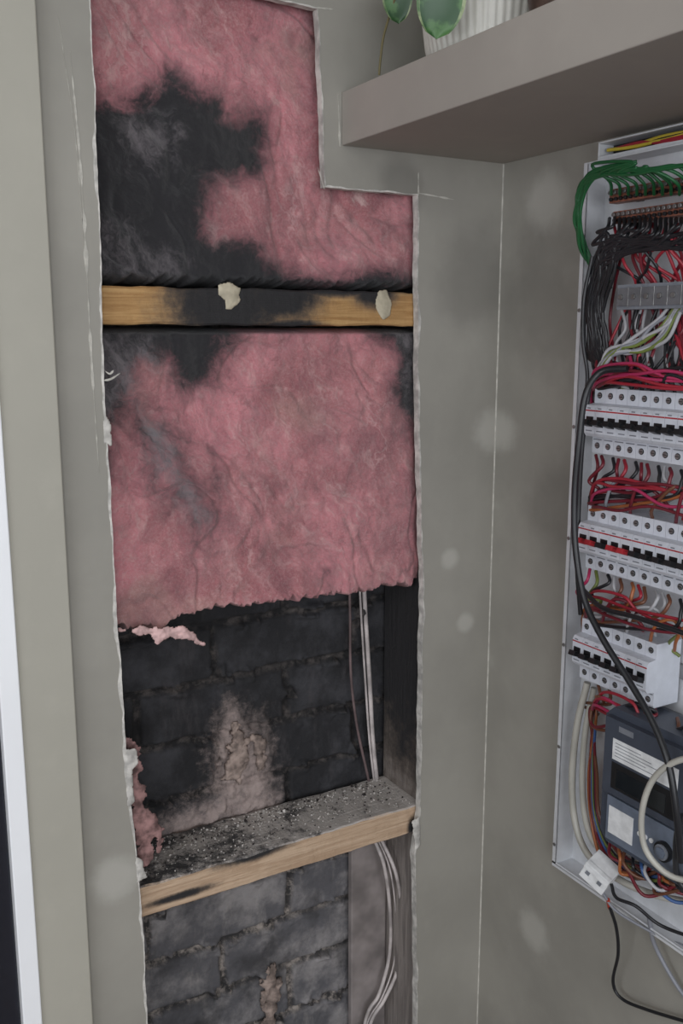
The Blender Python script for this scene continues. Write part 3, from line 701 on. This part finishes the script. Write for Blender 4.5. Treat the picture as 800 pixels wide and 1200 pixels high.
W('black', [(682, 690, .07), (705, 712, .085), (740, 722, .09), (780, 735, .09), (830, 752, .085)], .003)
W('blackg', [(800, 955, .1), (792, 985, .1), (794, 1030, .09), (815, 1050, .08)], .0035)
W('cream', [(688, 800, .04), (676, 850, .045), (670, 910, .045), (674, 965, .045), (690, 1003, .045), (724, 1030, .04), (765, 1048, .035), (820, 1060, .03)], .0046)
W('cream', [(696, 806, .03), (686, 855, .035), (682, 915, .035), (687, 965, .035), (702, 995, .03), (740, 1022, .03), (820, 1040, .03)], .0042)
W('cream', [(830, 885, .105), (790, 893, .11), (764, 915, .112), (752, 952, .112), (755, 992, .11), (776, 1020, .1), (805, 1032, .09), (840, 1030, .08)], .0036)
for i, cl in enumerate(['orange', 'darkred', 'brown', 'blue', 'greeny', 'black', 'darkred', 'brown']):
    W(cl, [(700 + j(3), 815 + i * 2, .03), (694 + j(4), 850, .035), (690 + i * 1.3, 905, .03), (692 + i * 1.5, 955, .03), (704 + i * 3, 1000 + j(6), .04), (735 + i * 4, 1020 + j(12), .05), (770 + j(10), 1012 + i * 5, .06), (800, 1000 + i * 6, .06), (840, 1000 + i * 5, .05)], .0022)
for i in range(11):
    cl = ['darkred', 'orange', 'brown', 'black', 'blue', 'white'][i % 6]; u0 = 715 + i * 9
    W(cl, [(u0, 985 + (u0 - 715) * .5, .055), (u0 + j(5), 1002 + (u0 - 715) * .45, .07), (u0 + 12 + j(8), 1022 + (u0 - 715) * .3 + j(8), .065), (u0 + 40, 1035 + j(15) + i * 2, .05), (u0 + 80, 1040 + i * 3, .03)], .0022)
W('black', [(716, 1036, .07), (722, 1052, .075), (745, 1062, .07), (775, 1085, .05), (830, 1105, .04)], .0022)
W('black', [(714, 1062, .05), (722, 1088, .04), (724, 1118, .03), (718, 1150, .02), (728, 1170, .015), (760, 1184, .012), (830, 1205, .01)], .0022)
W('grey', [(705, 1045, .06), (720, 1066, .05), (750, 1085, .04), (780, 1100, .03), (830, 1120, .02)], .0018)
W('redt', [(712, 1054, .055), (714, 1064, .048)], .0026)
W('grey', [(760, 1075, .04), (768, 1110, .02), (800, 1165, .01), (830, 1190, .01)], .0028)
for i, cl in enumerate(['yellow', 'red', 'yellow', 'black', 'red']):
    W(cl, [(712 + i * 8, 176 - i * 1, .022), (745 + i * 5, 170 - i + j(2), .025), (780, 163 + j(4), .028), (840, 150 + j(5), .03)], .0022)
COL = {'green': (28, 88, 50), 'black': (30, 31, 35), 'blackg': (40, 42, 46), 'red': (150, 38, 52), 'darkred': (106, 30, 42), 'redt': (170, 60, 40), 'magenta': (168, 48, 88), 'white': (168, 168, 172), 'grey': (130, 132, 140), 'brown': (104, 66, 48), 'orange': (156, 92, 52), 'blue': (60, 90, 140), 'greeny': (106, 118, 60), 'cream': (176, 174, 166), 'yellow': (190, 170, 60)}
wr = empty('electrical_wiring')
for cl, items in wires.items(): curves('wires_' + cl, items, simple('pvc_' + cl, srgb(*COL[cl]), .38, var=.1, scale=20), wr)

# ------------------------------------------------------------ light
def area(name, loc, tgt, size, size_y, power, col):
    ld = bpy.data.lights.new(name, 'AREA'); ld.shape = 'RECTANGLE'; ld.size = size; ld.size_y = size_y; ld.energy = power; ld.color = col
    o = bpy.data.objects.new(name, ld); link(o); o.location = loc
    o.rotation_euler = (Vector(tgt) - Vector(loc)).to_track_quat('-Z', 'Y').to_euler()
area('window_light', (-.35, -2.98, 1.55), (-.1, 0, 1.35), 1.8, 1.25, 36, (.94, .96, 1.0))
area('side_fill', (-1.58, -1.35, 1.6), (0, -1.35, 1.55), 1.6, 1.25, 19, (.95, .97, 1.0))  # fill added from the left to brighten the shelf fascia
area('ceiling_fill', (-.5, -1.5, 2.42), (-.5, -1.5, 0), .8, .8, 5, (1, .98, .95))  # weak overhead fill added to lift the room, no fixture modelled
w = bpy.data.worlds.new('world'); scene.world = w; w.use_nodes = True
w.node_tree.nodes['Background'].inputs[0].default_value = (.75, .85, 1, 1); w.node_tree.nodes['Background'].inputs[1].default_value = .6
